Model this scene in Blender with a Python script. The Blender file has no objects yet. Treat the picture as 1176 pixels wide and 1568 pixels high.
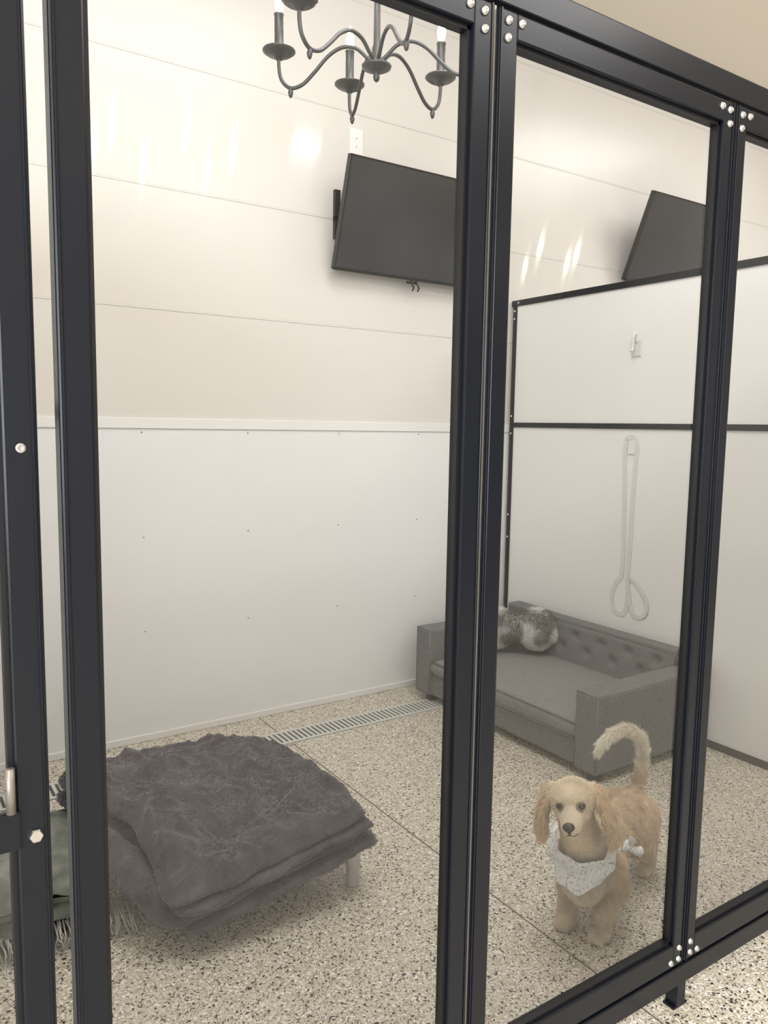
import bpy, bmesh, math, random
import numpy as np
from mathutils import Vector, Matrix, noise
from mathutils.bvhtree import BVHTree
random.seed(3); rng=np.random.default_rng(5)
sc=bpy.context.scene
try:
    sc.view_settings.view_transform='Standard'
    sc.view_settings.look='None'
except Exception as e: print(e)

# ------------------------------------------------------------------ helpers
def link(o,parent=None):
    sc.collection.objects.link(o)
    if parent is not None: o.parent=parent
    return o
def empty(name,loc=(0,0,0)):
    o=bpy.data.objects.new(name,None); o.empty_display_size=.05
    sc.collection.objects.link(o); return o
def mesh_obj(name,verts,faces,mat=None,parent=None,smooth=False):
    me=bpy.data.meshes.new(name); me.from_pydata([tuple(v) for v in verts],[],faces); me.update()
    if mat: me.materials.append(mat)
    if smooth:
        me.polygons.foreach_set('use_smooth',[True]*len(me.polygons))
    return link(bpy.data.objects.new(name,me),parent)
def bm_obj(name,bm,mat=None,parent=None,smooth=False):
    me=bpy.data.meshes.new(name); bm.to_mesh(me); bm.free()
    if mat: me.materials.append(mat)
    if smooth: me.polygons.foreach_set('use_smooth',[True]*len(me.polygons))
    return link(bpy.data.objects.new(name,me),parent)
def add_box(bm,lo,hi,bev=0,seg=2):
    lo=Vector(lo);hi=Vector(hi)
    b=bmesh.new(); bmesh.ops.create_cube(b,size=1)
    bmesh.ops.scale(b,vec=hi-lo,verts=b.verts); bmesh.ops.translate(b,vec=(lo+hi)/2,verts=b.verts)
    if bev>0: bmesh.ops.bevel(b,geom=b.edges[:],offset=bev,segments=seg,profile=.5,affect='EDGES')
    me=bpy.data.meshes.new('t'); b.to_mesh(me); b.free(); bm.from_mesh(me); bpy.data.meshes.remove(me)
def box(name,lo,hi,mat,parent=None,bev=0,seg=2,smooth=False):
    bm=bmesh.new(); add_box(bm,lo,hi,bev,seg); return bm_obj(name,bm,mat,parent,smooth)
def boxes(name,lst,mat,parent=None,bev=0):
    bm=bmesh.new()
    for lo,hi in lst: add_box(bm,lo,hi,bev)
    return bm_obj(name,bm,mat,parent)
def tube_data(pts,rad,seg=10,closed=False):
    pts=[Vector(p) for p in pts]; n=len(pts)
    if not hasattr(rad,'__len__'): rad=[rad]*n
    V=[];F=[]; prev=None
    for i,p in enumerate(pts):
        if closed: t=(pts[(i+1)%n]-pts[i-1]).normalized()
        else: t=(pts[min(i+1,n-1)]-pts[max(i-1,0)]).normalized()
        if prev is None:
            a=Vector((0,0,1)) if abs(t.z)<.9 else Vector((1,0,0)); nn=t.cross(a).normalized()
        else:
            nn=(prev-t*prev.dot(t)).normalized()
        prev=nn; b=t.cross(nn)
        for k in range(seg):
            an=2*math.pi*k/seg; V.append(p+(nn*math.cos(an)+b*math.sin(an))*rad[i])
    for i in range(n if closed else n-1):
        j=(i+1)%n
        for k in range(seg):
            l=(k+1)%seg; F.append((i*seg+k,i*seg+l,j*seg+l,j*seg+k))
    if not closed:
        F.append(tuple(range(seg-1,-1,-1))); F.append(tuple((n-1)*seg+k for k in range(seg)))
    return V,F
def spline(pts,sub=6):
    P=[Vector(p) for p in pts]; out=[]
    for i in range(len(P)-1):
        p0=P[max(i-1,0)];p1=P[i];p2=P[i+1];p3=P[min(i+2,len(P)-1)]
        for k in range(sub):
            t=k/sub
            out.append(.5*((2*p1)+(p2-p0)*t+(2*p0-5*p1+4*p2-p3)*t*t+(-p0+3*p1-3*p2+p3)*t**3))
    out.append(P[-1]); return out
class Acc:
    def __init__(s): s.V=[];s.F=[]
    def add(s,vf):
        o=len(s.V); s.V+=vf[0]; s.F+=[tuple(i+o for i in f) for f in vf[1]]
    def obj(s,name,mat,parent=None,smooth=True): return mesh_obj(name,s.V,s.F,mat,parent,smooth)
def lathe(prof,c,seg=20):
    V=[];F=[];c=Vector(c)
    for r,z in prof:
        for k in range(seg):
            a=2*math.pi*k/seg; V.append(c+Vector((r*math.cos(a),r*math.sin(a),z)))
    for i in range(len(prof)-1):
        for k in range(seg):
            l=(k+1)%seg; F.append((i*seg+k,i*seg+l,(i+1)*seg+l,(i+1)*seg+k))
    return V,F

# ------------------------------------------------------------------ materials
def M(name,col=(.8,.8,.8),rough=.5,metal=0,spec=.5,**kw):
    m=bpy.data.materials.new(name); m.use_nodes=True
    b=m.node_tree.nodes['Principled BSDF']
    b.inputs['Base Color'].default_value=(*col,1); b.inputs['Roughness'].default_value=rough
    b.inputs['Metallic'].default_value=metal; b.inputs['Specular IOR Level'].default_value=spec
    for k,v in kw.items():
        b.inputs[k.replace('_',' ')].default_value=v
    return m
def N(m,t,**kw):
    n=m.node_tree.nodes.new(t)
    for k,v in kw.items():
        if k in n.inputs.keys(): n.inputs[k].default_value=v
        else: setattr(n,k,v)
    return n
def L(m,a,b): m.node_tree.links.new(a,b)
def B(m): return m.node_tree.nodes['Principled BSDF']
def add_noise_col(m,c1,c2,scale,detail=4,lo=.35,hi=.65,bump=0,bscale=None,bdist=.002):
    tc=N(m,'ShaderNodeTexCoord'); n=N(m,'ShaderNodeTexNoise',Scale=scale,Detail=detail)
    L(m,tc.outputs['Object'],n.inputs['Vector'])
    r=N(m,'ShaderNodeValToRGB'); r.color_ramp.elements[0].position=lo; r.color_ramp.elements[1].position=hi
    r.color_ramp.elements[0].color=(*c1,1); r.color_ramp.elements[1].color=(*c2,1)
    L(m,n.outputs['Fac'],r.inputs['Fac']); L(m,r.outputs['Color'],B(m).inputs['Base Color'])
    if bump:
        n2=N(m,'ShaderNodeTexNoise',Scale=bscale or scale,Detail=3); L(m,tc.outputs['Object'],n2.inputs['Vector'])
        bp=N(m,'ShaderNodeBump',Strength=bump,Distance=bdist); L(m,n2.outputs['Fac'],bp.inputs['Height'])
        L(m,bp.outputs['Normal'],B(m).inputs['Normal'])
    return m
m_black=M('black_powder_coat',(.005,.007,.012),.27,spec=.35)
m_black2=M('black_gasket',(.003,.003,.005),.5)
m_gap=M('frame_edge_aluminium',(.30,.27,.24),.4,metal=.6)
m_chrome=M('chrome_bolt',(.65,.65,.66),.22,metal=1)
m_wlow=add_noise_col(M('white_frp_panel',rough=.35,spec=.35),(.80,.805,.81),(.83,.835,.84),1.3)
m_wup=add_noise_col(M('warm_white_liner_panel',rough=.25,spec=.4),(.70,.68,.645),(.74,.72,.69),1.0)
m_ceil=M('cream_ceiling',(.90,.82,.71),.6)
m_div=add_noise_col(M('white_divider_panel',rough=.4,spec=.35),(.89,.89,.88),(.91,.91,.90),1.5)
m_trim=M('white_trim',(.82,.82,.81),.35)
m_seam=M('wall_seam_shadow_gap',(.56,.545,.51),.6)
m_screw=M('screw_head',(.42,.42,.42),.4,metal=.5)
# floor: broadcast-chip epoxy
m_floor=M('speckled_epoxy_floor',rough=.38,spec=.45)
tc=N(m_floor,'ShaderNodeTexCoord')
nz=N(m_floor,'ShaderNodeTexNoise',Scale=120.0,Detail=2.0)
L(m_floor,tc.outputs['Object'],nz.inputs['Vector'])
ad=N(m_floor,'ShaderNodeVectorMath',operation='MULTIPLY_ADD')
L(m_floor,nz.outputs['Color'],ad.inputs[0]); ad.inputs[1].default_value=(.005,.005,.0); L(m_floor,tc.outputs['Object'],ad.inputs[2])
def chips(scale,stops,seed):
    mp=N(m_floor,'ShaderNodeMapping'); mp.inputs['Location'].default_value=(seed,seed*.7,0)
    L(m_floor,ad.outputs[0],mp.inputs['Vector'])
    v=N(m_floor,'ShaderNodeTexVoronoi',Scale=scale); v.voronoi_dimensions='2D'
    L(m_floor,mp.outputs[0],v.inputs['Vector'])
    sp=N(m_floor,'ShaderNodeSeparateColor'); L(m_floor,v.outputs['Color'],sp.inputs[0])
    r=N(m_floor,'ShaderNodeValToRGB'); r.color_ramp.interpolation='CONSTANT'
    e=r.color_ramp.elements
    e[0].position=0; e[0].color=(*stops[0][1],1); e[1].position=stops[1][0]; e[1].color=(*stops[1][1],1)
    for p,c in stops[2:]:
        q=e.new(p); q.color=(*c,1)
    L(m_floor,sp.outputs[0],r.inputs['Fac']); return r,sp
r1,s1=chips(195,[(0,(.02,.02,.02)),(.085,(.15,.13,.10)),(.15,(.46,.405,.315)),(.38,(.60,.545,.44)),(.66,(.70,.655,.56)),(.86,(.90,.875,.82))],0)
r2,s2=chips(380,[(0,(.03,.03,.03)),(.09,(.40,.35,.27)),(.34,(.64,.59,.48)),(.72,(.84,.80,.73))],3.3)
mx=N(m_floor,'ShaderNodeMix',data_type='RGBA')
gt=N(m_floor,'ShaderNodeMath',operation='GREATER_THAN'); gt.inputs[1].default_value=.48
L(m_floor,s1.outputs[1],gt.inputs[0]); L(m_floor,gt.outputs[0],mx.inputs['Factor'])
L(m_floor,r1.outputs['Color'],mx.inputs['A']); L(m_floor,r2.outputs['Color'],mx.inputs['B'])
L(m_floor,mx.outputs['Result'],B(m_floor).inputs['Base Color'])
bp=N(m_floor,'ShaderNodeBump',Strength=.2,Distance=.001); L(m_floor,s1.outputs[2],bp.inputs['Height']); L(m_floor,bp.outputs['Normal'],B(m_floor).inputs['Normal'])
# glass: clear pane with a faint vertical wipe-smear in its reflections
m_glass=bpy.data.materials.new('clear_glass'); m_glass.use_nodes=True
nt=m_glass.node_tree; nt.nodes.clear()
o=nt.nodes.new('ShaderNodeOutputMaterial'); mixs=nt.nodes.new('ShaderNodeMixShader'); tr=nt.nodes.new('ShaderNodeBsdfTransparent')
gl=nt.nodes.new('ShaderNodeBsdfAnisotropic')
fr=nt.nodes.new('ShaderNodeFresnel'); fr.inputs['IOR'].default_value=1.5
mu=nt.nodes.new('ShaderNodeMath'); mu.operation='MULTIPLY'; mu.inputs[1].default_value=1.45; mu.use_clamp=True
tr.inputs['Color'].default_value=(.98,.985,.985,1); gl.inputs['Roughness'].default_value=.055; gl.inputs['Anisotropy'].default_value=.72
cx_=nt.nodes.new('ShaderNodeCombineXYZ'); cx_.inputs[0].default_value=1.0
nt.links.new(cx_.outputs[0],gl.inputs['Tangent'])
nt.links.new(fr.outputs[0],mu.inputs[0]); nt.links.new(mu.outputs[0],mixs.inputs[0]); nt.links.new(tr.outputs[0],mixs.inputs[1]); nt.links.new(gl.outputs[0],mixs.inputs[2]); nt.links.new(mixs.outputs[0],o.inputs[0])

# ------------------------------------------------------------------ room shell
YB=3.084; XD=2.851; D=.972; ZC=3.42; YF=-4.6; XL=-3.0; XR=8.0
box('floor',(XL,YF,-.05),(XR,YB+.1,0),m_floor)
box('ceiling',(XL,YF,ZC),(XR,YB+.1,ZC+.05),m_ceil)
wb=empty('wall_back')
box('lower_panel',(XL,YB,0),(XR,YB+.1,1.272),m_wlow,wb)
box('upper_panel',(XL,YB+.004,1.272),(XR,YB+.1,ZC),m_wup,wb)
boxes('seams',[((XL,YB+.003,z-.001),(XR,YB+.004,z+.001)) for z in (1.745,2.207,2.674,3.14)],m_seam,wb)
boxes('seam_ridges',[((XL,YB+.002,z-.007),(XR,YB+.004,z-.001)) for z in (1.745,2.207,2.674,3.14)],m_wup,wb,bev=.0008)
boxes('panel_joint',[((XL,YB-.001,1.2685),(XR,YB,1.2705))],m_seam,wb)
ac=Acc()
for z in (1.26,.842,.458):
    for i in range(-4,16):
        x=.911+.449*i
        V,F=lathe([(0,0),(.0034,.0),(.0034,.002),(0,.003)],(0,0,0),8)
        ac.add(([Vector((x+v.x,YB-v.z,z+v.y)) for v in V],F))
ac.obj('panel_screws',m_screw,wb)
box('trim_1',(XL,YB-.003,1.274),(XR,YB+.004,1.316),m_trim,bev=.0015)
box('baseboard_back',(XL,YB-.012,0),(XR,YB,.030),m_trim,bev=.003)
box('wall_right',(XR,YF,0),(XR+.1,YB+.1,ZC),m_wup)
box('wall_front',(XL,YF-.1,0),(XR,YF,ZC),m_wup)
wl_=empty('wall_left')
boxes('wall_panels',[((XL-.1,YF,0),(XL,YB+.1,.5)),((XL-.1,YF,2.9),(XL,YB+.1,ZC)),((XL-.1,YF,.5),(XL,-4.2,2.9)),((XL-.1,-.6,.5),(XL,YB+.1,2.9))],m_wup,wl_)
w=empty('added_window')  # unseen window, added as the opening for the light on the divider
boxes('frame',[((XL-.08,-4.2,.5),(XL-.02,-4.14,2.9)),((XL-.08,-.66,.5),(XL-.02,-.6,2.9)),((XL-.08,-4.2,.5),(XL-.02,-.6,.56)),((XL-.08,-4.2,2.84),(XL-.02,-.6,2.9)),((XL-.08,-2.43,.5),(XL-.02,-2.37,2.9))],m_trim,w)

m_joint=M('floor_joint_sealant',(.16,.145,.12),.8)
boxes('floor_joint',[((1.4010,YF,0),(1.4050,2.745,.0008)),((1.4010,2.875,0),(1.4050,YB-.012,.0008))],m_joint)
m_grate=M('galvanised_grate',(.66,.67,.64),.45,metal=.1)
m_pit_shade=M('drain_pit_shade',(.11,.125,.11),.8)  # shade of the drain pit, put into the colour
dr=empty('floor_drain_grate')
box('pit_shade_sheet',(.15,2.748,0),(2.75,2.872,.001),m_pit_shade,dr)  # flat dark sheet standing in for the shaded pit below the grate
lst=[((.15,2.748,0),(2.75,2.762,.005)),((.15,2.858,0),(2.75,2.872,.005))]
x=.16
while x<2.75:
    lst.append(((x,2.76,.0008),(x+.0115,2.86,.0045))); x+=.0225
boxes('grate_bars',lst,m_grate,dr)

# ------------------------------------------------------------------ front glass partition
fp=empty('glass_partition')
DP=.03; Y0=D; Y1=D+DP
def bar(bm,x0,x1,z0,z1,y0=Y0,y1=Y1,bev=.003): add_box(bm,(x0,y0,z0),(x1,y1,z1),bev,2)
ZT=1.907; ZB=.163
doors=[(-.52,.168),(.192,.842),(.850,1.478),(1.484,2.12),(2.128,2.80)]
W=.039
bm=bmesh.new(); gasket=bmesh.new(); bolts=Acc()
def bolt(x,z,r=.0064,y=Y0):
    V,F=lathe([(r*1.15,0),(r*1.15,.0012),(r,.0022),(r*.85,.0045),(r*.5,.006),(r*.28,.0062),(r*.22,.0045),(0,.0045)],(0,0,0),14)
    bolts.add(([Vector((x+v.x,y-v.z,z+v.y)) for v in V],F))
for i,(a,b) in enumerate(doors):
    wl=W; wr=W
    if i==0: wr=.038
    if i==1: wr=.042
    if i==2: wl=.040; wr=.036
    if i==3: wl=.036
    bar(bm,a,a+wl,.11,1.948); bar(bm,b-wr,b,.11,1.948)
    bar(bm,a+wl-.002,b-wr+.002,ZT,1.948); bar(bm,a+wl-.002,b-wr+.002,.11,ZB)
    g=.006
    for lo,hi in (((a+wl,Y0+.008,ZB),(a+wl+g,Y1-.004,ZT)),((b-wr-g,Y0+.008,ZB),(b-wr,Y1-.004,ZT)),((a+wl,Y0+.008,ZT-g),(b-wr,Y1-.004,ZT)),((a+wl,Y0+.008,ZB),(b-wr,Y1-.004,ZB+g))):
        add_box(gasket,lo,hi)
    mesh_obj('glass_pane_%d'%(i+1),[(a+wl,Y0+.018,ZB),(b-wr,Y0+.018,ZB),(b-wr,Y0+.018,ZT),(a+wl,Y0+.018,ZT)],[(0,1,2,3)],m_glass,fp)
    for (cx,sx,w_) in ((a,1,wl),(b,-1,wr)):
        for (cz,sz) in ((1.948,-1),(.11,1)):
            bolt(cx+sx*w_*.5,cz+sz*.016); bolt(cx+sx*w_*.48,cz+sz*.042)
            bolt(cx+sx*(w_+.008),cz+sz*.014)
bar(bm,-.6,2.9,1.954,2.003); bar(bm,-.6,2.9,.055,.102)
for x in (-.54,.18,.846,1.481,2.124,2.82):
    bar(bm,x-.016,x+.016,0.004,.06,bev=.002); bar(bm,x-.024,x+.024,0,.006,bev=.001)
bm_obj('frame',bm,m_black,fp); bm_obj('gaskets',gasket,m_black2,fp)
boxes('edge_strips',[((b+.0005,Y0+.006,.11),(b2-.0005,Y1-.004,1.95)) for b,b2 in ((.842,.850),(1.478,1.484),(2.12,2.128))],m_gap,fp)
rb=bmesh.new()
for (a,b) in doors:
    for x in (a+.004,b-.007): add_box(rb,(x,Y0-.0025,.11),(x+.003,Y0+.001,1.948),.0008,1)
bm_obj('extrusion_lips',rb,m_black,fp)
bolts.obj('corner_bolts',m_chrome,fp)
bl=Acc()
V,F=lathe([(.009,0),(.009,.004),(.0075,.006),(0,.006)],(0,0,0),6)
bl.add(([Vector((.1507+v.x,Y0-v.z,.801+v.y)) for v in V],F))
V,F=lathe([(.0058,0),(.0055,.0012),(.0035,.0016),(0,.0012)],(0,0,0),16)
bl.add(([Vector((.149+v.x,Y0-v.z,1.268+v.y)) for v in V],F))
bl.obj('latch_bolts',m_chrome,fp,smooth=False)
box('hinge_leaf',(.108,Y0-.006,.79),(.134,Y0+.004,.838),m_black,fp,bev=.002)
hz=Acc(); hz.add(tube_data([(.124,Y0-.006,.838),(.124,Y0-.006,.893)],.0055,12)); hz.obj('hinge_pin',m_gap,fp)

# ------------------------------------------------------------------ dividers
def divider(name,x):
    d=empty(name)
    box('panel',(x,1.01,.03),(x+.02,YB-.03,1.93),m_div,d)
    a,b=x-.008,x+.028
    boxes('frame',[((a,1.003,1.924),(b,YB-.001,1.954)),((a,1.03,1.302),(b,YB-.03,1.327)),((a,1.003,.0),(b,YB-.013,.030)),
        ((a,YB-.036,0.030),(b,YB-.013,1.924)),((a,1.003,.030),(b,1.035,1.924))],m_black,d,bev=.002)
    ac=Acc()
    for y in (YB-.024,1.019):
        for z in (1.90,1.86,1.36,1.27,.84,.72,.08):
            V,F=lathe([(.006,0),(.005,.003),(0,.004)],(0,0,0),10)
            ac.add(([Vector((x-.008-v.z,y+v.x,z+v.y)) for v in V],F))
    for yy in (YB-.05,1.05):
        V,F=lathe([(.006,0),(.006,.002),(0,.003)],(0,0,0),10); ac.add(([Vector((x-.008-v.z,yy+v.x,1.939+v.y)) for v in V],F))
    ac.obj('frame_bolts',m_chrome,d)
    return d
divider('divider_wall',XD)
divider('divider_wall',.065)

m_leash=M('pale_webbing',(.76,.755,.74),.7)
ls=empty('dog_leash')
def strap(pts,w=.022,th=.002):
    P=spline(pts,8); V=[];F=[]
    for i,p in enumerate(P):
        t=(P[min(i+1,len(P)-1)]-P[max(i-1,0)]).normalized(); s=Vector((1,0,0)).cross(t).normalized()*w/2
        for dx,sg_ in ((-th,-1),(-th,1),(0,1),(0,-1)): V.append(p+Vector((dx,0,0))+s*sg_)
    for i in range(len(P)-1):
        for k in range(4):
            l=(k+1)%4; F.append((i*4+k,i*4+l,(i+1)*4+l,(i+1)*4+k))
    return V,F
ac=Acc(); xx=XD-.001
ac.add(strap([(xx,2.255,1.17),(xx,2.25,1.22),(xx,2.27,1.262),(xx,2.30,1.262),(xx,2.315,1.22),(xx,2.305,.95),(xx,2.30,.66),(xx,2.33,.60),(xx,2.35,.53),(xx,2.33,.47),(xx,2.28,.465),(xx,2.262,.53),(xx,2.265,.62),(xx,2.262,.9),(xx,2.255,1.17)]))
xx=XD-.004
ac.add(strap([(xx,2.265,.64),(xx,2.20,.60),(xx,2.155,.53),(xx,2.17,.475),(xx,2.22,.47),(xx,2.25,.53),(xx,2.268,.66)],.016))
ac.obj('webbing',m_leash,ls,smooth=False)
box('hook_plate',(XD-.006,2.262,1.19),(XD,2.30,1.25),m_trim,ls,bev=.002)
hk=empty('wall_hook')
box('plate',(XD-.006,2.255,1.62),(XD,2.305,1.69),m_leash,hk,bev=.002)
ac=Acc(); ac.add(tube_data(spline([(XD-.005,2.28,1.68),(XD-.012,2.28,1.72),(XD-.03,2.28,1.70),(XD-.03,2.28,1.655),(XD-.04,2.28,1.64)]),.006,8)); ac.obj('hook',m_leash,hk)

# ------------------------------------------------------------------ televisions
m_screen=add_noise_col(M('tv_screen',rough=.28,spec=.5),(.028,.031,.036),(.042,.045,.050),3)
m_tvb=M('tv_bezel',(.008,.008,.009),.35)
def tv(x0,w,zb,zt,yb,yt,brk):
    t=empty('television')
    H=math.hypot(zt-zb,yb-yt); th=math.atan2(yb-yt,zt-zb)
    Mx=Matrix.Translation((x0,yb,zb))@Matrix.Rotation(th,4,'X')
    def tb(name,lo,hi,mat,bev):
        o=box(name,lo,hi,mat,t,bev); o.data.transform(Mx); return o
    tb('body',(0,.004,0),(w,.030,H),m_tvb,.003)
    tb('rear_housing',(.12,.028,.05),(w-.12,.042,H*.6),m_tvb,.005)
    tb('screen',(.007,0.0,.012),(w-.007,.006,H-.007),m_screen,.001)
    o=boxes('bezel',[((0,-.001,0),(w,.006,.012)),((0,-.001,H-.007),(w,.006,H)),((0,-.001,0),(.007,.006,H)),((w-.007,-.001,0),(w,.006,H))],m_tvb,t); o.data.transform(Mx)
    ac=Acc()
    for dx in (.0,.03):
        ac.add(tube_data([(x0+w*.50+dx,yb+.01,zb+.01),(x0+w*.5+dx,yb+.0,zb-.012),(x0+w*.5+dx+.012,yb-.0,zb-.03),(x0+w*.5+dx+.012,yb+.01,zb-.045)],.004,6))
    ac.add(tube_data([(x0+w*.5-.02,yb+.01,zb-.008),(x0+w*.5+.03,yb+.01,zb-.008)],.006,6))
    ac.obj('cable_tabs',m_tvb,t)
    zc=(zb+zt)/2
    boxes('wall_bracket',[((x0+brk,YB-.014,zc-.08),(x0+brk+.03,YB+.004,zc+.13)),((x0+brk,YB-.014,zc-.01),(x0+w-.08,YB+.004,zc+.02)),((x0+w*.3,YB-.07,zc-.1),(x0+w*.3+.03,YB-.0,zc+.12)),((x0+w*.7,YB-.07,zc-.1),(x0+w*.7+.03,YB-.0,zc+.12))],m_tvb,t,bev=.003)
    return t
tv(1.739,.835,1.972,2.42,3.022,2.885,.03)
tv(3.64,.76,2.14,2.59,3.022,2.842,.30)
ob=empty('wall_outlet')
box('cover_plate',(1.848,YB-.003,2.49),(1.918,YB+.004,2.605),m_trim,ob,bev=.002)
boxes('sockets',[((1.880,YB-.0042,2.560),(1.886,YB-.003,2.566)),((1.880,YB-.0042,2.525),(1.886,YB-.003,2.531))],m_screw,ob)

# ------------------------------------------------------------------ chandeliers
m_iron=M('dark_pewter_iron',(.085,.09,.095),.4,metal=.6)
m_bulb=bpy.data.materials.new('candle_bulb_glow'); m_bulb.use_nodes=True
b=B(m_bulb); b.inputs['Base Color'].default_value=(1,.9,.7,1); b.inputs['Emission Color'].default_value=(1,.88,.68,1); b.inputs['Emission Strength'].default_value=45
def chandelier(cx,cy,pz,a0):
    c=empty('chandelier'); ac=Acc(); bu=Acc()
    prof=[(.012,-.045),(.03,-.03),(.06,-.005),(.10,.0),(.14,-.02),(.18,-.06),(.215,-.09),(.25,-.097),(.276,-.075),(.285,-.04),(.285,0)]
    R=.285
    for k in range(6):
        a=math.radians(a0+60*k); dx,dy=math.cos(a),math.sin(a)
        ac.add(tube_data(spline([(cx+r*dx,cy+r*dy,pz+z) for r,z in prof],5),.0054,8))
        p=(cx+R*dx,cy+R*dy,pz)
        ac.add(lathe([(0,-.022),(.010,-.018),(.016,-.008),(.036,-.004),(.047,.004),(.047,.007),(.02,.006),(.016,.01),(.013,.014),(.013,.10),(.015,.102),(.012,.106),(0,.106)],p,18))
        ac.add(lathe([(0,-.125),(.005,-.12),(.008,-.108),(.004,-.097),(.0,-.094)],(cx+.25*dx,cy+.25*dy,pz),10))
        bu.add(lathe([(.006,.105),(.012,.122),(.013,.138),(.007,.160),(0,.178)],p,8))
    ac.add(lathe([(0,-.10),(.007,-.095),(.01,-.085),(.006,-.078),(.02,-.072),(.040,-.062),(.042,-.056),(.02,-.05),(.014,-.04),(.014,-.01),(.010,.0),(.009,.12),(.017,.13),(.009,.14),(.007,.30),(.014,.31),(.006,.32),(.006,ZC-pz-.03),(.05,ZC-pz-.02),(.055,ZC-pz-.0005)],(cx,cy,pz),18))
    ac.obj('iron_frame',m_iron,c); bu.obj('candle_bulbs',m_bulb,c)
chandelier(1.234,1.917,2.347,14.2)
chandelier(1.10,-1.36,2.30,30)
chandelier(3.55,-1.7,2.22,5)

# ------------------------------------------------------------------ dog sofa
m_sofa=add_noise_col(M('grey_woven_fabric',rough=.9,spec=.15),(.14,.14,.146),(.225,.224,.228),220,3,.3,.7,bump=.35,bscale=500)
m_seat=add_noise_col(M('grey_seat_fabric',rough=.9,spec=.15),(.19,.19,.195),(.29,.29,.293),220,3,.3,.7,bump=.35,bscale=500)
m_foot=M('dark_plastic_foot',(.01,.01,.01),.5)
sf=empty('dog_sofa')
SX0,SX1,SY0,SY1=2.165,2.832,1.82,2.94
box('base',(SX0+.015,SY0+.02,.035),(SX1-.02,SY1-.02,.135),m_sofa,sf,bev=.008,seg=3)
box('arm_front',(SX0,SY0,.033),(SX1,SY0+.112,.335),m_sofa,sf,bev=.012,seg=3)
box('arm_rear',(SX0,SY1-.112,.033),(SX1,SY1,.350),m_sofa,sf,bev=.012,seg=3)
def puff(name,lo,hi,mat,parent,puffz=.012,n=28,ex=10):
    lo=Vector(lo);hi=Vector(hi);c=(lo+hi)/2;h=(hi-lo)/2; V=[];F=[]
    for side in (1,-1):
        off=len(V)
        for i in range(n+1):
            for j in range(n+1):
                u=-math.cos(math.pi*i/n);v=-math.cos(math.pi*j/n)
                k=max(0,(1-abs(u)**ex))**.42*max(0,(1-abs(v)**ex))**.42
                z=h.z*k+puffz*(1-u*u)*(1-v*v)*(1 if side>0 else 0)
                V.append(c+Vector((h.x*u,h.y*v,side*z)))
        for i in range(n):
            for j in range(n):
                a=off+i*(n+1)+j; q=(a,a+n+1,a+n+2,a+1); F.append(q if side>0 else q[::-1])
    me=bpy.data.meshes.new(name); me.from_pydata([tuple(v) for v in V],[],F)
    bm=bmesh.new(); bm.from_mesh(me); bmesh.ops.remove_doubles(bm,verts=bm.verts,dist=1e-5); bpy.data.meshes.remove(me)
    return bm_obj(name,bm,mat,parent,True)
puff('seat_cushion',(SX0+.004,SY0+.108,.128),(2.735,SY1-.108,.212),m_seat,sf,ex=26)
btn=[]
ny,nz_=64,30; ya,yb_=SY0+.10,SY1-.10
for r,zz in enumerate((.335,.275)):
    y=ya+.08+(.075 if r else 0)
    while y<yb_-.05: btn.append((y,zz)); y+=.15
V=[];F=[]
for i in range(ny+1):
    for j in range(nz_+1):
        y=ya+(yb_-ya)*i/ny; z=.15+(.392-.15)*j/nz_
        d=0
        for by,bz in btn:
            q=(y-by)**2+(z-bz)**2; d+=.022*math.exp(-q/(2*.014**2))
        e=min(1,(nz_-j)/3.)
        V.append((2.702+.035*(z-.15)/.24+d+.015*(1-e)**2-.006*math.sin(math.pi*i/ny),y,z))
for i in range(ny):
    for j in range(nz_):
        a=i*(nz_+1)+j; F.append((a,a+1,a+nz_+2,a+nz_+1))
mesh_obj('tufted_backrest',V,F,m_sofa,sf,True)
bk=box('backrest',(2.745,SY0+.003,.10),(SX1,SY1-.003,.40),m_sofa,sf,bev=.014,seg=3)
for v in bk.data.vertices:
    if v.co.z>.25 and v.co.y<SY0+.1: v.co.z-=.03
box('backrest_top_edge',(2.735,ya-.002,.36),(2.80,yb_+.002,.402),m_sofa,sf,bev=.014,seg=3)
ac=Acc()
for by,bz in btn:
    V,F=lathe([(.008,0),(.007,.003),(.003,.005),(0,.0055)],(0,0,0),10)
    xb=2.702+.035*(bz-.15)/.24+.017
    ac.add(([Vector((xb-v.z,by+v.x,bz+v.y)) for v in V],F))
ac.obj('buttons',m_sofa,sf)
ac=Acc()
for (y0,y1,zt) in ((SY0+.006,SY0+.106,.331),(SY1-.106,SY1-.006,.346)):
    ac.add(tube_data([(SX0+.003,y0,.05),(SX0+.003,y0,zt),(SX0+.003,y1,zt),(SX0+.003,y1,.05)],.0035,6,closed=True))
    ac.add(tube_data([(SX0+.003,y0,zt),(SX1-.1,y0,zt)],.0035,6)); ac.add(tube_data([(SX0+.003,y1,zt),(2.72,y1,zt)],.0035,6))
ac.add(tube_data([(SX0+.008,SY0+.118,.200),(SX0+.008,SY1-.118,.200)],.0035,6))
ac.add(tube_data([(SX0+.008,SY0+.118,.140),(SX0+.008,SY1-.118,.140)],.0035,6))
ac.obj('piping',m_sofa,sf)
boxes('feet',[((x,y,0),(x+.04,y+.04,.037)) for x in (SX0+.02,SX1-.07) for y in (SY0+.02,SY1-.10)],m_foot,sf,bev=.003)

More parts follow.
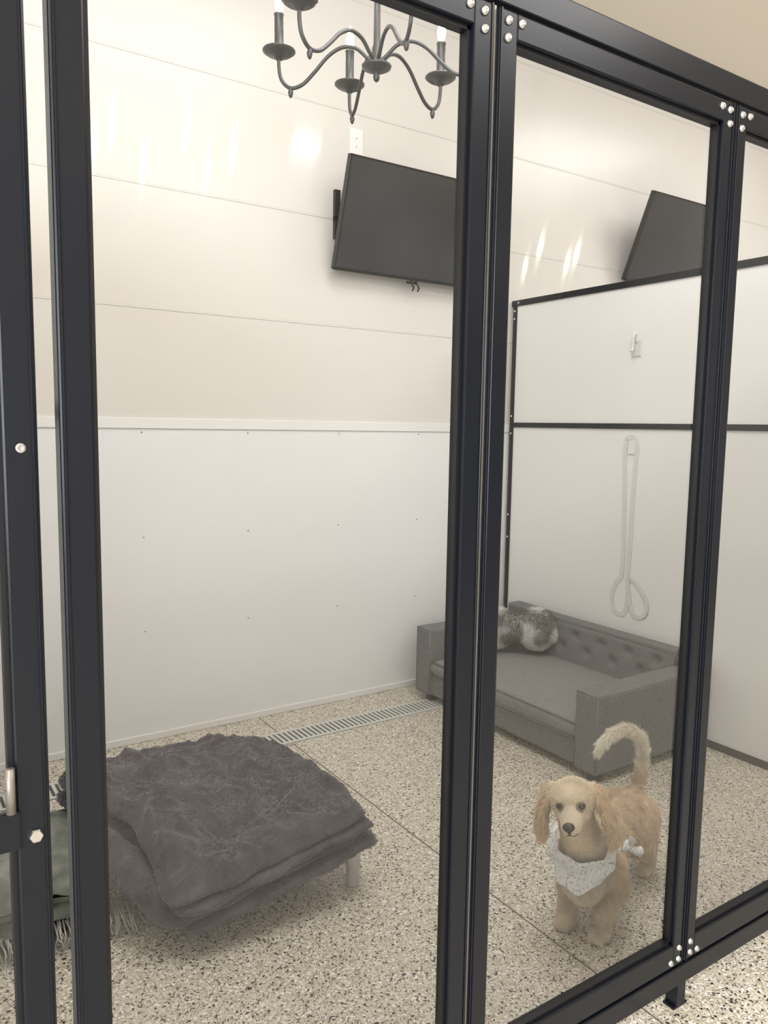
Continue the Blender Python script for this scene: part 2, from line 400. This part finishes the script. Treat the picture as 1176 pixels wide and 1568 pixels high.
# ------------------------------------------------------------------ fur helper
def fur_mat(name,rough=.6):
    m=M(name,rough=rough,spec=.15); a=N(m,'ShaderNodeAttribute'); a.attribute_name='col'; L(m,a.outputs['Color'],B(m).inputs['Base Color']); return m
def grow(name,V,T,n,len_fn,comb_fn,col_fn,mat,parent,rad=.0004,lift=.45,pts=4,jit=.25,tip=.25):
    V=np.array(V,dtype=float);T=np.array(T,dtype=int)
    a=V[T[:,0]];b=V[T[:,1]];c=V[T[:,2]]
    cr=np.cross(b-a,c-a); ar=np.linalg.norm(cr,axis=1); nm=cr/(ar[:,None]+1e-12)
    idx=rng.choice(len(T),size=n,p=ar/ar.sum())
    r1=np.sqrt(rng.random(n));r2=rng.random(n)
    P=a[idx]*(1-r1)[:,None]+b[idx]*(r1*(1-r2))[:,None]+c[idx]*(r1*r2)[:,None]
    Nn=nm[idx]; Ln=len_fn(P,Nn)*(.7+.5*rng.random(n)); keep=Ln>.0008
    P=P[keep];Nn=Nn[keep];Ln=Ln[keep];n=len(P)
    C=comb_fn(P,Nn); C=C-Nn*(C*Nn).sum(1)[:,None]; C/= (np.linalg.norm(C,axis=1)[:,None]+1e-9)
    J=rng.normal(size=(n,3))*jit
    d0=Nn*lift+C*(1-lift)*.6+J*.4; d0/=np.linalg.norm(d0,axis=1)[:,None]
    d1=Nn*lift*.35+C+J*.7; d1/=np.linalg.norm(d1,axis=1)[:,None]
    pos=np.zeros((n,pts,3)); pos[:,0]=P-Nn*.0008
    for k in range(1,pts):
        t=k/(pts-1); d=d0*(1-t)+d1*t; d/=np.linalg.norm(d,axis=1)[:,None]
        pos[:,k]=pos[:,k-1]+d*(Ln/(pts-1))[:,None]
    col=col_fn(P)*(.85+.30*rng.random(n))[:,None]
    hc=bpy.data.hair_curves.new(name); hc.add_curves([pts]*n)
    hc.attributes['position'].data.foreach_set('vector',pos.reshape(-1).astype(np.float32))
    ra=hc.attributes.get('radius') or hc.attributes.new('radius','FLOAT','POINT')
    rr=np.tile(np.linspace(1,tip,pts),n)*rad
    ra.data.foreach_set('value',rr.astype(np.float32))
    ca=hc.attributes.new('col','FLOAT_COLOR','POINT')
    cc=np.ones((n,pts,4)); cc[:,:,:3]=np.clip(col,0,1)[:,None,:]
    ca.data.foreach_set('color',cc.reshape(-1).astype(np.float32))
    hc.materials.append(mat)
    return link(bpy.data.objects.new(name,hc),parent)
def tris_of(me):
    me.calc_loop_triangles(); V=np.zeros(len(me.vertices)*3); me.vertices.foreach_get('co',V)
    T=np.zeros(len(me.loop_triangles)*3,dtype=np.int32); me.loop_triangles.foreach_get('vertices',T)
    return V.reshape(-1,3),T.reshape(-1,3)
def remesh(bm,vox,smooth_it,name):
    me=bpy.data.meshes.new(name); bm.to_mesh(me); bm.free(); o=bpy.data.objects.new(name,me); sc.collection.objects.link(o)
    r=o.modifiers.new('r','REMESH'); r.mode='VOXEL'; r.voxel_size=vox
    s=o.modifiers.new('s','SMOOTH'); s.iterations=smooth_it; s.factor=.5
    dg=bpy.context.evaluated_depsgraph_get(); dg.update(); me2=bpy.data.meshes.new_from_object(o.evaluated_get(dg))
    bpy.data.objects.remove(o); me2.name=name
    me2.polygons.foreach_set('use_smooth',[True]*len(me2.polygons)); return me2
def nz3(P,s,seed=0): return np.array([noise.noise(Vector((p[0]*s+seed,p[1]*s,p[2]*s))) for p in P])

# faux-fur pillow in the rear corner of the sofa
pl=empty('faux_fur_pillow')
bm=bmesh.new()
bmesh.ops.create_uvsphere(bm,u_segments=40,v_segments=24,radius=1)
sg=lambda t,e: math.copysign(abs(t)**e,t)
for v in bm.verts:
    x,y,z=v.co
    yy=sg(y,.7)*.20; zz=sg(z,.7)*.105; xx=x*.062
    pinch=1-.40*math.exp(-(yy/.06)**2)
    zz*=pinch; xx*=.8+.2*pinch
    nn=noise.noise(Vector((yy*9,zz*9,xx*9)))*.018
    v.co=Vector((xx+nn,yy+nn,zz+nn))
Mp=Matrix.Translation((2.585,2.705,.336))@Matrix.Rotation(math.radians(48),4,'Z')@Matrix.Rotation(math.radians(18),4,'Y')
bmesh.ops.transform(bm,matrix=Mp,verts=bm.verts)
m_pil=M('pillow_backing',(.5,.49,.48),.9)
po=bm_obj('pillow_body',bm,m_pil,pl,True)
V,T=tris_of(po.data)
def pcol(P):
    q=nz3(P,14,4)[:,None]; t=np.clip(q*3.0+.5,0,1)
    return np.array([.20,.19,.185])*(1-t)+np.array([.82,.80,.77])*t
grow('pillow_fur',V,T,14000,lambda P,n_:np.full(len(P),.018),lambda P,n_:np.tile([0,-.2,-1.],(len(P),1))+rng.normal(size=(len(P),3))*.5,pcol,fur_mat('pillow_fur'),pl,.0008,.5)

# ------------------------------------------------------------------ elevated bed + blankets
m_pvc=M('grey_pvc_pipe',(.56,.55,.52),.45)
m_cot=add_noise_col(M('cot_vinyl_fabric',rough=.7),(.20,.20,.20),(.25,.25,.25),30)
cb=empty('elevated_dog_bed')
cx0,cx1,cy0,cy1=.72,1.10,1.775,2.39
ac=Acc()
for (p,q) in (((cx0,cy0),(cx1,cy0)),((cx0,cy1),(cx1,cy1)),((cx0,cy0),(cx0,cy1)),((cx1,cy0),(cx1,cy1))):
    ac.add(tube_data([(*p,.105),(*q,.105)],.015,12))
for x in (cx0,cx1):
    for y in ((cy0 if x>1 else 1.98),cy1):
        ac.add(lathe([(0,0),(.017,0),(.019,.004),(.019,.06),(.022,.062),(.022,.122),(.018,.128),(0,.13)],(x,y,0),16))
ac.obj('frame_and_legs',m_pvc,cb)
V=[];F=[];n=16
for i in range(n+1):
    for j in range(n+1):
        u=i/n;v=j/n; V.append((cx0+(cx1-cx0)*u,cy0+(cy1-cy0)*v,.121-.012*math.sin(math.pi*u)*math.sin(math.pi*v)))
for i in range(n):
    for j in range(n): a=i*(n+1)+j; F.append((a,a+n+1,a+n+2,a+1))
mesh_obj('stretched_fabric',V,F,m_cot,cb,True)

sm=lambda t: max(0,min(1,t))**2*(3-2*max(0,min(1,t)))
lin=lambda t: max(0,min(1,t))
def ridge(x,y,s,seed):
    return 1-abs(noise.noise(Vector((x*s+seed,y*s-seed,seed))))*2
def slab(cfn,n,zmid,th,wr,ex=12):
    V=[];F=[]
    for side in (1,-1):
        off=len(V)
        for i in range(n+1):
            for j in range(n+1):
                u=-math.cos(math.pi*i/n)*.6+(-1+2*i/n)*.4; v=-math.cos(math.pi*j/n)*.6+(-1+2*j/n)*.4
                x,y=cfn(u,v)
                k=max(0,1-abs(u)**ex)**.5*max(0,1-abs(v)**ex)**.5
                w=wr(x,y,u,v,side)
                V.append(Vector((x,y,zmid+w+side*th/2*k)))
        for i in range(n):
            for j in range(n):
                a=off+i*(n+1)+j; q=(a,a+n+1,a+n+2,a+1); F.append(q if side>0 else q[::-1])
    return V,F
def droop(x,y):
    return -.088*lin((1.10-x)/.54)*sm((2.15-y)/.42)
m_blk=M('charcoal_plush',rough=.95,spec=.1,Sheen_Weight=.7,Sheen_Roughness=.4)
B(m_blk).inputs['Sheen Tint'].default_value=(.85,.80,.88,1)
add_noise_col(m_blk,(.075,.068,.080),(.14,.130,.147),12,4,.32,.72,bump=.7,bscale=260,bdist=.003)
bl=empty('plush_blanket')
allV=[];allT=[];voff=0
for k in range(4):
    top=(k==3)
    ox=[.022,-.006,.014,-.002][k]; oy=[-.018,.008,-.010,.004][k]
    def cfn(u,v,k=k,ox=ox,oy=oy):
        cu=u*(1-.045*v**6) ; cv=v*(1-.045*u**6)
        x=.845+.285*cu+ox; y=2.065+.352*cv+oy
        x+=.016*noise.noise(Vector((v*3+k*5,1,k)))*abs(u)
        y+=.016*noise.noise(Vector((u*3.3+k*7,4,k)))*abs(v)
        x-=.13*sm((-u-.2)/.8)*sm((v+.2)/1.2)
        y-=.10*sm((u-.1)/.9)*sm(v)
        return x,y
    def wr(x,y,u,v,side,k=k):
        w=droop(x,y)
        w+=.006*noise.noise(Vector((x*6,y*6,k*3.)))
        if k==3 and side>0:
            ed=sm((1-abs(u))/.10)*sm((1-abs(v))/.10)
            wx=x+.06*noise.noise(Vector((x*5,y*5,3))); wy=y+.06*noise.noise(Vector((x*5,y*5,8)))
            r=max(0,ridge(wx,wy,4.2,2.3))**4; r2=max(0,ridge(wx+.3,wy,8.5,7.1))**3; r3=max(0,ridge(wx,wy+.4,17,1.1))**2
            w+=ed*(.022*r+.016*r2+.006*r3+.030*noise.noise(Vector((x*5,y*5,9)))+.010)
        return w
    V,F=slab(cfn,150 if top else 80,.146+.0265*k,.0265 if not top else .030,wr,26)
    me=bpy.data.meshes.new('layer_%d'%(k+1)); me.from_pydata([tuple(v) for v in V],[],F)
    b_=bmesh.new(); b_.from_mesh(me); bmesh.ops.remove_doubles(b_,verts=b_.verts,dist=1e-5); bpy.data.meshes.remove(me)
    ob_=bm_obj('layer_%d'%(k+1),b_,m_blk,bl,True)
    v_,t_=tris_of(ob_.data)
    if not top:
        c=v_[t_].mean(axis=1); t_=t_[(c[:,1]<1.76)|(c[:,0]>1.09)|(c[:,0]<.60)]
    allV.append(v_);allT.append(t_+voff);voff+=len(v_)
def lump(name,pts,rads,mat,parent,amp=.012,s=14,seg=28,sub=8):
    P=spline(pts,sub); n=len(P); R=np.interp(np.linspace(0,len(rads)-1,n),range(len(rads)),rads)
    V,F=tube_data(P,list(R),seg)
    V=[v+Vector((noise.noise(v*s),noise.noise(v*s+Vector((5,0,0))),noise.noise(v*s+Vector((0,7,0)))))*amp for v in V]
    return mesh_obj(name,V,F,mat,parent,True)
lo_=lump('rolled_edge',[(.605,1.735,.070),(.565,1.80,.095),(.540,1.88,.12),(.52,1.98,.15),(.50,2.10,.165)],[.010,.036,.046,.044,.018],m_blk,bl,amp=.018)
v_,t_=tris_of(lo_.data); allV.append(v_);allT.append(t_+voff)
V=np.concatenate(allV);T=np.concatenate(allT)
def bcol(P):
    q=nz3(P,10,1)[:,None]; t=np.clip(q*1.3+.45,0,1); return np.array([.088,.080,.094])*(1-t)+np.array([.185,.172,.195])*t
grow('plush_nap',V,T,65000,lambda P,n_:np.full(len(P),.0075),lambda P,n_:np.stack([nz3(P,7,2)+.25,nz3(P,7,9)-.25,np.full(len(P),-.15)],1),bcol,fur_mat('plush_nap',.8),bl,.0006,.65,pts=3,tip=.5)

m_thr=add_noise_col(M('sage_throw_fabric',rough=.75,spec=.3),(.13,.145,.12),(.25,.265,.23),20,4,bump=.4,bscale=120)
m_frg=M('silver_fringe',(.50,.49,.46),.35,metal=.4)
tb=empty('fringed_throw_blanket')
for kk,(zz,th_) in enumerate(((.045,.085),(.115,.07))):
    def thr(u,v): return .320+.155*u*(1-.05*v**6)+.01*math.sin(v*6+kk), 2.17+.215*v*(1-.05*u**6)+.01*math.sin(u*5+kk*2)
    def trw(x,y,u,v,side):
        return (.012*max(0,ridge(x,y,8,5))**3+.012*noise.noise(Vector((x*7,y*7,2)))+.012*(1-v*v))*(1 if side>0 else 0)
    V,F=slab(thr,50,zz,th_,trw,8); mesh_obj('throw_fold_%d'%(kk+1),V,F,m_thr,tb,True)
ac=Acc(); fr_=random.Random(2)
for i in range(70):
    x=.19+.34*i/69+fr_.uniform(-.004,.004); y=1.955+fr_.uniform(-.012,.012)-.03*i/69; z=.055+fr_.uniform(-.01,.01)
    ac.add(tube_data([(x,y+.02,z),(x+fr_.uniform(-.01,.01),y-.015,z-.02),(x+fr_.uniform(-.02,.02),y-.035+fr_.uniform(-.02,.01),.006)],[.0018,.0022,.0014],5))
ac.obj('fringe',m_frg,tb)

# ------------------------------------------------------------------ dog
dog=empty('dog')
fwd=Vector((-.93,-.367,0)).normalized(); lft=Vector((-fwd.y,fwd.x,0))
Md=Matrix(((fwd.x,lft.x,0,1.66),(fwd.y,lft.y,0,1.34),(0,0,1,0),(0,0,0,1)))
Hm=Matrix.Translation((.256,-.013,.388))@Matrix.Rotation(math.radians(15),4,'Z')@Matrix.Rotation(math.radians(-3),4,'Y')@Matrix.Rotation(math.radians(10),4,'X')
bm=bmesh.new()
def ell(c,r,rot=None,frame=None):
    m=Matrix.Translation(c)
    if rot: m=m@Matrix.Rotation(math.radians(rot[1]),4,rot[0])
    m=m@Matrix.Diagonal((*r,1))
    if frame is not None: m=frame@m
    bmesh.ops.create_icosphere(bm,subdivisions=3,radius=1,matrix=m)
def chain(pts,frame=None):
    for i in range(len(pts)-1):
        p=Vector(pts[i][:3]);q=Vector(pts[i+1][:3]);r0,r1_=pts[i][3],pts[i+1][3]
        sy0=pts[i][4] if len(pts[i])>4 else 1; sy1=pts[i+1][4] if len(pts[i+1])>4 else 1
        n=max(2,int((q-p).length/(min(r0,r1_)*.35))+1)
        for k in range(n+1):
            t=k/n; r=r0+(r1_-r0)*t; s=sy0+(sy1-sy0)*t; ell(p.lerp(q,t),(r,r*s,r),frame=frame)
chain([(-.195,0,.186,.056,1.0),(-.10,0,.180,.055,.98),(0,0,.174,.058,1.0),(.08,0,.176,.064,1.0),(.14,0,.188,.069,1.0),(.175,0,.215,.062,.98),(.205,-.004,.270,.050,1),(.235,-.010,.33,.044,1),(.25,-.013,.372,.044,1)])
ell((.188,0,.158),(.048,.052,.066))
ell((-.205,0,.186),(.047,.058,.056))
for s in (1,-1):
    chain([(.135,.045*s,.175,.047),(.120,.054*s,.120,.038),(.140,.050*s,.085,.032),(.160,.047*s,.055,.027),(.166,.046*s,.028,.026)])
    ell((.182,.046*s,.019),(.033,.028,.019))
    for t in (-1.3,-.45,.45,1.3): ell((.207,.046*s+t*.0105,.0135),(.012,.0074,.0125))
    chain([(-.170,.038*s,.185,.052),(-.130,.054*s,.140,.044),(-.135,.056*s,.110,.035),(-.185,.056*s,.080,.026),(-.216,.055*s,.062,.022),(-.212,.055*s,.035,.021),(-.206,.055*s,.022,.022)])
    ell((-.190,.055*s,.017),(.030,.024,.017))
    for t in (-1.2,-.4,.4,1.2): ell((-.166,.055*s+t*.009,.0122),(.011,.0070,.0115))
tailp=[(-.230,0,.212,.020),(-.246,.006,.262,.015),(-.250,.012,.315,.013),(-.247,.012,.365,.0125),(-.234,-.002,.402,.0125),(-.204,-.028,.419,.0125),(-.176,-.058,.405,.012),(-.155,-.082,.374,.011),(-.148,-.090,.350,.007)]
chain(tailp)
ell((-.004,0,.002),(.062,.057,.048),frame=Hm)
ell((.020,0,.014),(.038,.046,.032),frame=Hm)
ell((.022,0,-.022),(.040,.044,.027),frame=Hm)
chain([(.028,0,-.014,.034,1.05),(.055,0,-.022,.0280,1.02),(.080,0,-.028,.0235,1.04),(.098,0,-.029,.0190,1.05)],Hm)
chain([(.03,0,-.039,.022),(.086,0,-.047,.0135)],Hm)
for s in (1,-1):
    ell((.037,.023*s,.017),(.016,.015,.010),frame=Hm)
    ell((.074,.013*s,-.036),(.024,.012,.012),frame=Hm)
    e=.86 if s<0 else 1.08
    chain([(-.014,.050*s,.026,.012),(-.008,.062*s,.014,.013)],Hm)
    ell((-.004,.069*s,-.010*e),(.030,.0100,.032),('X',18*s),Hm)
    ell((.002,.080*s,-.043*e),(.038,.0105,.042*e),('X',11*s),Hm)
    ell((.006,.085*s,-.074*e),(.035,.0100,.036*e),None,Hm)
me=remesh(bm,.0040,5,'body_surface')
m_skin=M('dog_undercoat',rough=.85,spec=.1); at=N(m_skin,'ShaderNodeAttribute'); at.attribute_name='col'; L(m_skin,at.outputs['Color'],B(m_skin).inputs['Base Color'])
Hi=Hm.inverted(); Hi_np=np.array(Hi)
tail_np=np.array([p[:3] for p in tailp])
def head_xyz(P): return (np.c_[P,np.ones(len(P))]@Hi_np.T)[:,:3]
def taildist(P): return np.min(np.linalg.norm(P[:,None,:]-tail_np[None,1:,:],axis=2),axis=1)
def inhead(P):
    h=head_xyz(P); return (np.linalg.norm(h/np.array([.138,.125,.140]),axis=1)<1)&(P[:,2]>.262)&((P[:,0]>.20)|(np.abs(h[:,1])>.055))&(P[:,0]>.15), h
def isear(h): return (np.abs(h[:,1])>.0575)&(h[:,0]<.048)
EY,EZ=.0250,.003
eyes=[np.array([.0555,EY*s,EZ]) for s in (1,-1)]
def dcol(P):
    c=np.tile([.76,.60,.435],(len(P),1))
    low=np.clip((.15-P[:,2])/.1,0,1)[:,None]; c=c*(1-low)+np.array([.76,.645,.50])*low
    ch=((P[:,2]<.30)&(P[:,2]>.1)&(P[:,0]>.17))[:,None]; c=np.where(ch,[.86,.76,.62],c)
    ih,h=inhead(P)
    c=np.where(ih[:,None],[.89,.755,.575],c)
    mz=np.clip((h[:,0]-.045)/.03,0,1)[:,None]*ih[:,None]; c=c*(1-mz)+np.array([.90,.785,.62])*mz
    e=np.clip((np.abs(h[:,1])-.052)/.012,0,1)[:,None]*(ih&(h[:,0]<.048))[:,None]; c=c*(1-e)+np.array([.80,.625,.43])*e
    for q in eyes:
        d=np.linalg.norm(h-q,axis=1); w=np.clip((.0150-d)/.005,0,1)*ih; c=c*(1-w[:,None]*.7)
    t=(taildist(P)<.042)&(P[:,0]<-.13)&(P[:,2]>.245); tt=np.clip((P[:,2]-.25)/.07,0,1)
    c=np.where(t[:,None],c*(1-tt[:,None])+np.array([.94,.87,.75])*tt[:,None],c)
    nn=nz3(P,22,3)[:,None]
    return np.clip(c*(1+.22*nn),0,1)
V,T=tris_of(me)
ca=me.attributes.new('col','FLOAT_COLOR','POINT'); cc=np.ones((len(V),4)); cc[:,:3]=dcol(V)*.8
ca.data.foreach_set('color',cc.reshape(-1).astype(np.float32)); me.materials.append(m_skin)
dob=link(bpy.data.objects.new('body',me),dog); dob.matrix_world=Md
def istail(P): return (taildist(P)<.042)&(P[:,0]<-.13)&(P[:,2]>.245)
def dlen(P,n_):
    l=np.full(len(P),.015)
    l=np.where(P[:,2]<.035,.006,l); l=np.where((P[:,2]>=.035)&(P[:,2]<.10),.012,l)
    l=np.where((P[:,2]>=.09)&(P[:,2]<.15)&(P[:,0]<.12)&(P[:,0]>-.12),.024,l)
    ih,h=inhead(P)
    face=np.clip((.07-h[:,0])/.06,0,1)*.006+.0042
    l=np.where(ih,face,l); l=np.where(ih&isear(h),.021,l)
    l=np.where((P[:,0]>.15)&(P[:,2]<.27)&(P[:,2]>.09)&~ih,.022,l)
    for q in eyes: l=np.where(ih&(np.linalg.norm(h-q,axis=1)<.0105),0,l)
    l=np.where(ih&(np.linalg.norm(h-np.array([.118,0,-.022]),axis=1)<.0140),0,l)
    l=np.where(istail(P),.022,l)
    return l
def dcomb(P,n_):
    C=np.tile([-.7,0,-.75],(len(P),1)); ih,h=inhead(P)
    C=np.where(ih[:,None],np.array([-1.,0,-.15]),C)
    C=np.where((ih&isear(h))[:,None],np.array([0,0,-1.]),C)
    C[P[:,2]<.15]=[-.25,0,-1]
    t=istail(P)
    d=np.linalg.norm(P[:,None,:]-tail_np[None,:-1,:],axis=2).argmin(1)
    tv_=tail_np[d+1]-tail_np[d]; tv_/=np.linalg.norm(tv_,axis=1)[:,None]
    C=np.where(t[:,None],tv_+np.array([0,0,-.5]),C)
    w=np.stack([nz3(P,38,1),nz3(P,38,5),nz3(P,38,8)],1)
    return C+w*1.5*np.where(ih&~isear(h),.3,1)[:,None]
fo=grow('fur',V,T,100000,dlen,dcomb,dcol,fur_mat('dog_fur',.55),dog,.00045,.36,pts=4,jit=.12)
fo.matrix_world=Md
m_eye=M('dark_eye',(.012,.007,.004),.06,spec=.8); m_nose=M('dog_nose',(.018,.014,.013),.35)
def sph(name,c,r,mat,frame):
    bm=bmesh.new(); bmesh.ops.create_uvsphere(bm,u_segments=20,v_segments=14,radius=1,matrix=Md@frame@Matrix.Translation(c)@Matrix.Diagonal((*r,1)))
    return bm_obj(name,bm,mat,dog,True)
bve=BVHTree.FromPolygons([Vector(v) for v in V],[tuple(t) for t in T])
def surf(hy,hz):
    o=Hm@Vector((.3,hy,hz)); d=(Hm.to_3x3()@Vector((-1,0,0))).normalized(); h=bve.ray_cast(o,d)
    return (Hi@h[0]).x if h[0] else .05
for s,nm in ((1,'eye_left'),(-1,'eye_right')):
    x=surf(EY*s,EZ); sph(nm,(x-.0055,EY*s,EZ),(.0095,.0106,.0090),m_eye,Hm)
xn=surf(0,-.024)
sph('nose',(xn-.0005,0,-.020),(.010,.0145,.0108),m_nose,Hm)
sph('nose_base',(xn-.001,0,-.028),(.007,.006,.008),m_nose,Hm)
ac=Acc()
for s in (1,-1):
    ac.add(tube_data([Md@(Hm@Vector((xn+.002,0,-.037))),Md@(Hm@Vector((surf(.008*s,-.046)+.002,.008*s,-.046))),Md@(Hm@Vector((surf(.016*s,-.046)+.002,.016*s,-.046)))],.0015,6))
ac.obj('mouth_line',m_nose,dog)

# bandana: loosely tied kerchief, point at the chest
m_ban=add_noise_col(M('printed_white_cotton',rough=.85,spec=.1),(.48,.49,.51),(.86,.86,.86),150,3,.36,.45)
bd=empty('dog_bandana')
NU,NV=110,24; Vb=[];Fb=[]
for i in range(NU+1):
    ph=math.radians(-165+330*i/NU); c,s=math.cos(ph),math.sin(ph)
    ztop=.240+.074*(1-max(c,-.3))*.6
    leng=.024+.068*max(0,1-abs(ph)/1.25)+.005*math.sin(ph*13)
    for j in range(NV+1):
        v=j/NV; z=ztop-leng*v
        ax=Vector((.155+(z-.2)*.35,0,z)); dirv=Vector((c,s,0))
        h=bve.ray_cast(ax+dirv*.3,-dirv)
        r=.075
        if h[0] is not None: r=min((h[0]-ax).length,.10)
        r+=.021+.006*math.sin(ph*10+v*5)+.012*v+.007*math.sin(v*9+ph*2)*(1-v)
        Vb.append([ax,dirv,r])
R=np.array([q[2] for q in Vb]).reshape(NU+1,NV+1)
for _ in range(4):
    R[1:-1,:]=(R[:-2,:]+R[2:,:]+2*R[1:-1,:])/4; R[:,1:-1]=(R[:,:-2]+R[:,2:]+2*R[:,1:-1])/4
Vb=[Md@(q[0]+q[1]*float(R.reshape(-1)[k])) for k,q in enumerate(Vb)]
for i in range(NU):
    for j in range(NV): a=i*(NV+1)+j; Fb.append((a,a+NV+1,a+NV+2,a+1))
bo=mesh_obj('cloth',Vb,Fb,m_ban,bd,True); so=bo.modifiers.new('s','SOLIDIFY'); so.thickness=.002
kn=Vector((.165,.094,.262))
def bow(name,pts,rads):
    P=[Md@Vector(p) for p in pts]; return lump(name,P,rads,m_ban,bd,amp=.006,s=60,seg=12,sub=5)
bow('knot',[kn+Vector((.012,0,-.006)),kn+Vector((0,.004,0)),kn+Vector((-.012,0,.006))],[.004,.011,.004])
bow('knot_tail_1',[kn,kn+Vector((.0,.013,.010)),kn+Vector((-.005,.020,.024))],[.004,.007,.010])
bow('knot_tail_2',[kn,kn+Vector((.0,.016,-.004)),kn+Vector((-.01,.036,-.010))],[.004,.009,.014])

# ------------------------------------------------------------------ lights
def area(name,loc,sx,sy,e,col=(1,1,1),rot=(0,0,0)):
    l=bpy.data.lights.new(name,'AREA'); l.shape='RECTANGLE'; l.size=sx; l.size_y=sy; l.energy=e; l.color=col
    o=bpy.data.objects.new(name,l); o.location=loc; o.rotation_euler=rot; sc.collection.objects.link(o); return o
area('ceiling_panel_light',(1.4,1.5,ZC-.02),1.2,1.2,29,(1,.99,.975))
area('ceiling_panel_light',(4.6,1.5,ZC-.02),1.2,1.2,44,(1,.98,.95))
area('ceiling_panel_light',(-.8,-.8,ZC-.02),1.6,.8,44,(1,.99,.98))
area('ceiling_panel_light',(2.6,-.8,ZC-.02),1.6,.8,44,(1,.99,.98))
area('ceiling_spot_panel',(2.9,-3.5,ZC-.02),.22,.10,3,(.93,.97,1))
area('added_window_light',(XL+.02,-2.4,1.7),3.4,2.2,290,(.94,.97,1),(math.radians(90),0,math.radians(-90)))  # added light in the unseen window, placed to brighten the divider
w=bpy.data.worlds.new('world'); sc.world=w; w.use_nodes=True
w.node_tree.nodes['Background'].inputs[0].default_value=(.86,.93,1,1); w.node_tree.nodes['Background'].inputs[1].default_value=1.0

# ------------------------------------------------------------------ camera
f,th,pi_,ro=1190.54,.5896,.1106,-.0159
fw0=Vector((math.sin(th),math.cos(th),0)); rt=Vector((math.cos(th),-math.sin(th),0)); upv=Vector((0,0,1))
fw=fw0*math.cos(pi_)-upv*math.sin(pi_); u2=upv*math.cos(pi_)+fw0*math.sin(pi_)
r_=rt*math.cos(ro)-u2*math.sin(ro); u_=u2*math.cos(ro)+rt*math.sin(ro)
cd=bpy.data.cameras.new('camera'); cd.sensor_width=36; cd.sensor_fit='AUTO'; cd.lens=f/1568*36; cd.clip_start=.02
co=bpy.data.objects.new('camera',cd); sc.collection.objects.link(co)
co.matrix_world=Matrix(((r_.x,u_.x,-fw.x,0),(r_.y,u_.y,-fw.y,0),(r_.z,u_.z,-fw.z,1.3),(0,0,0,1)))
sc.camera=co
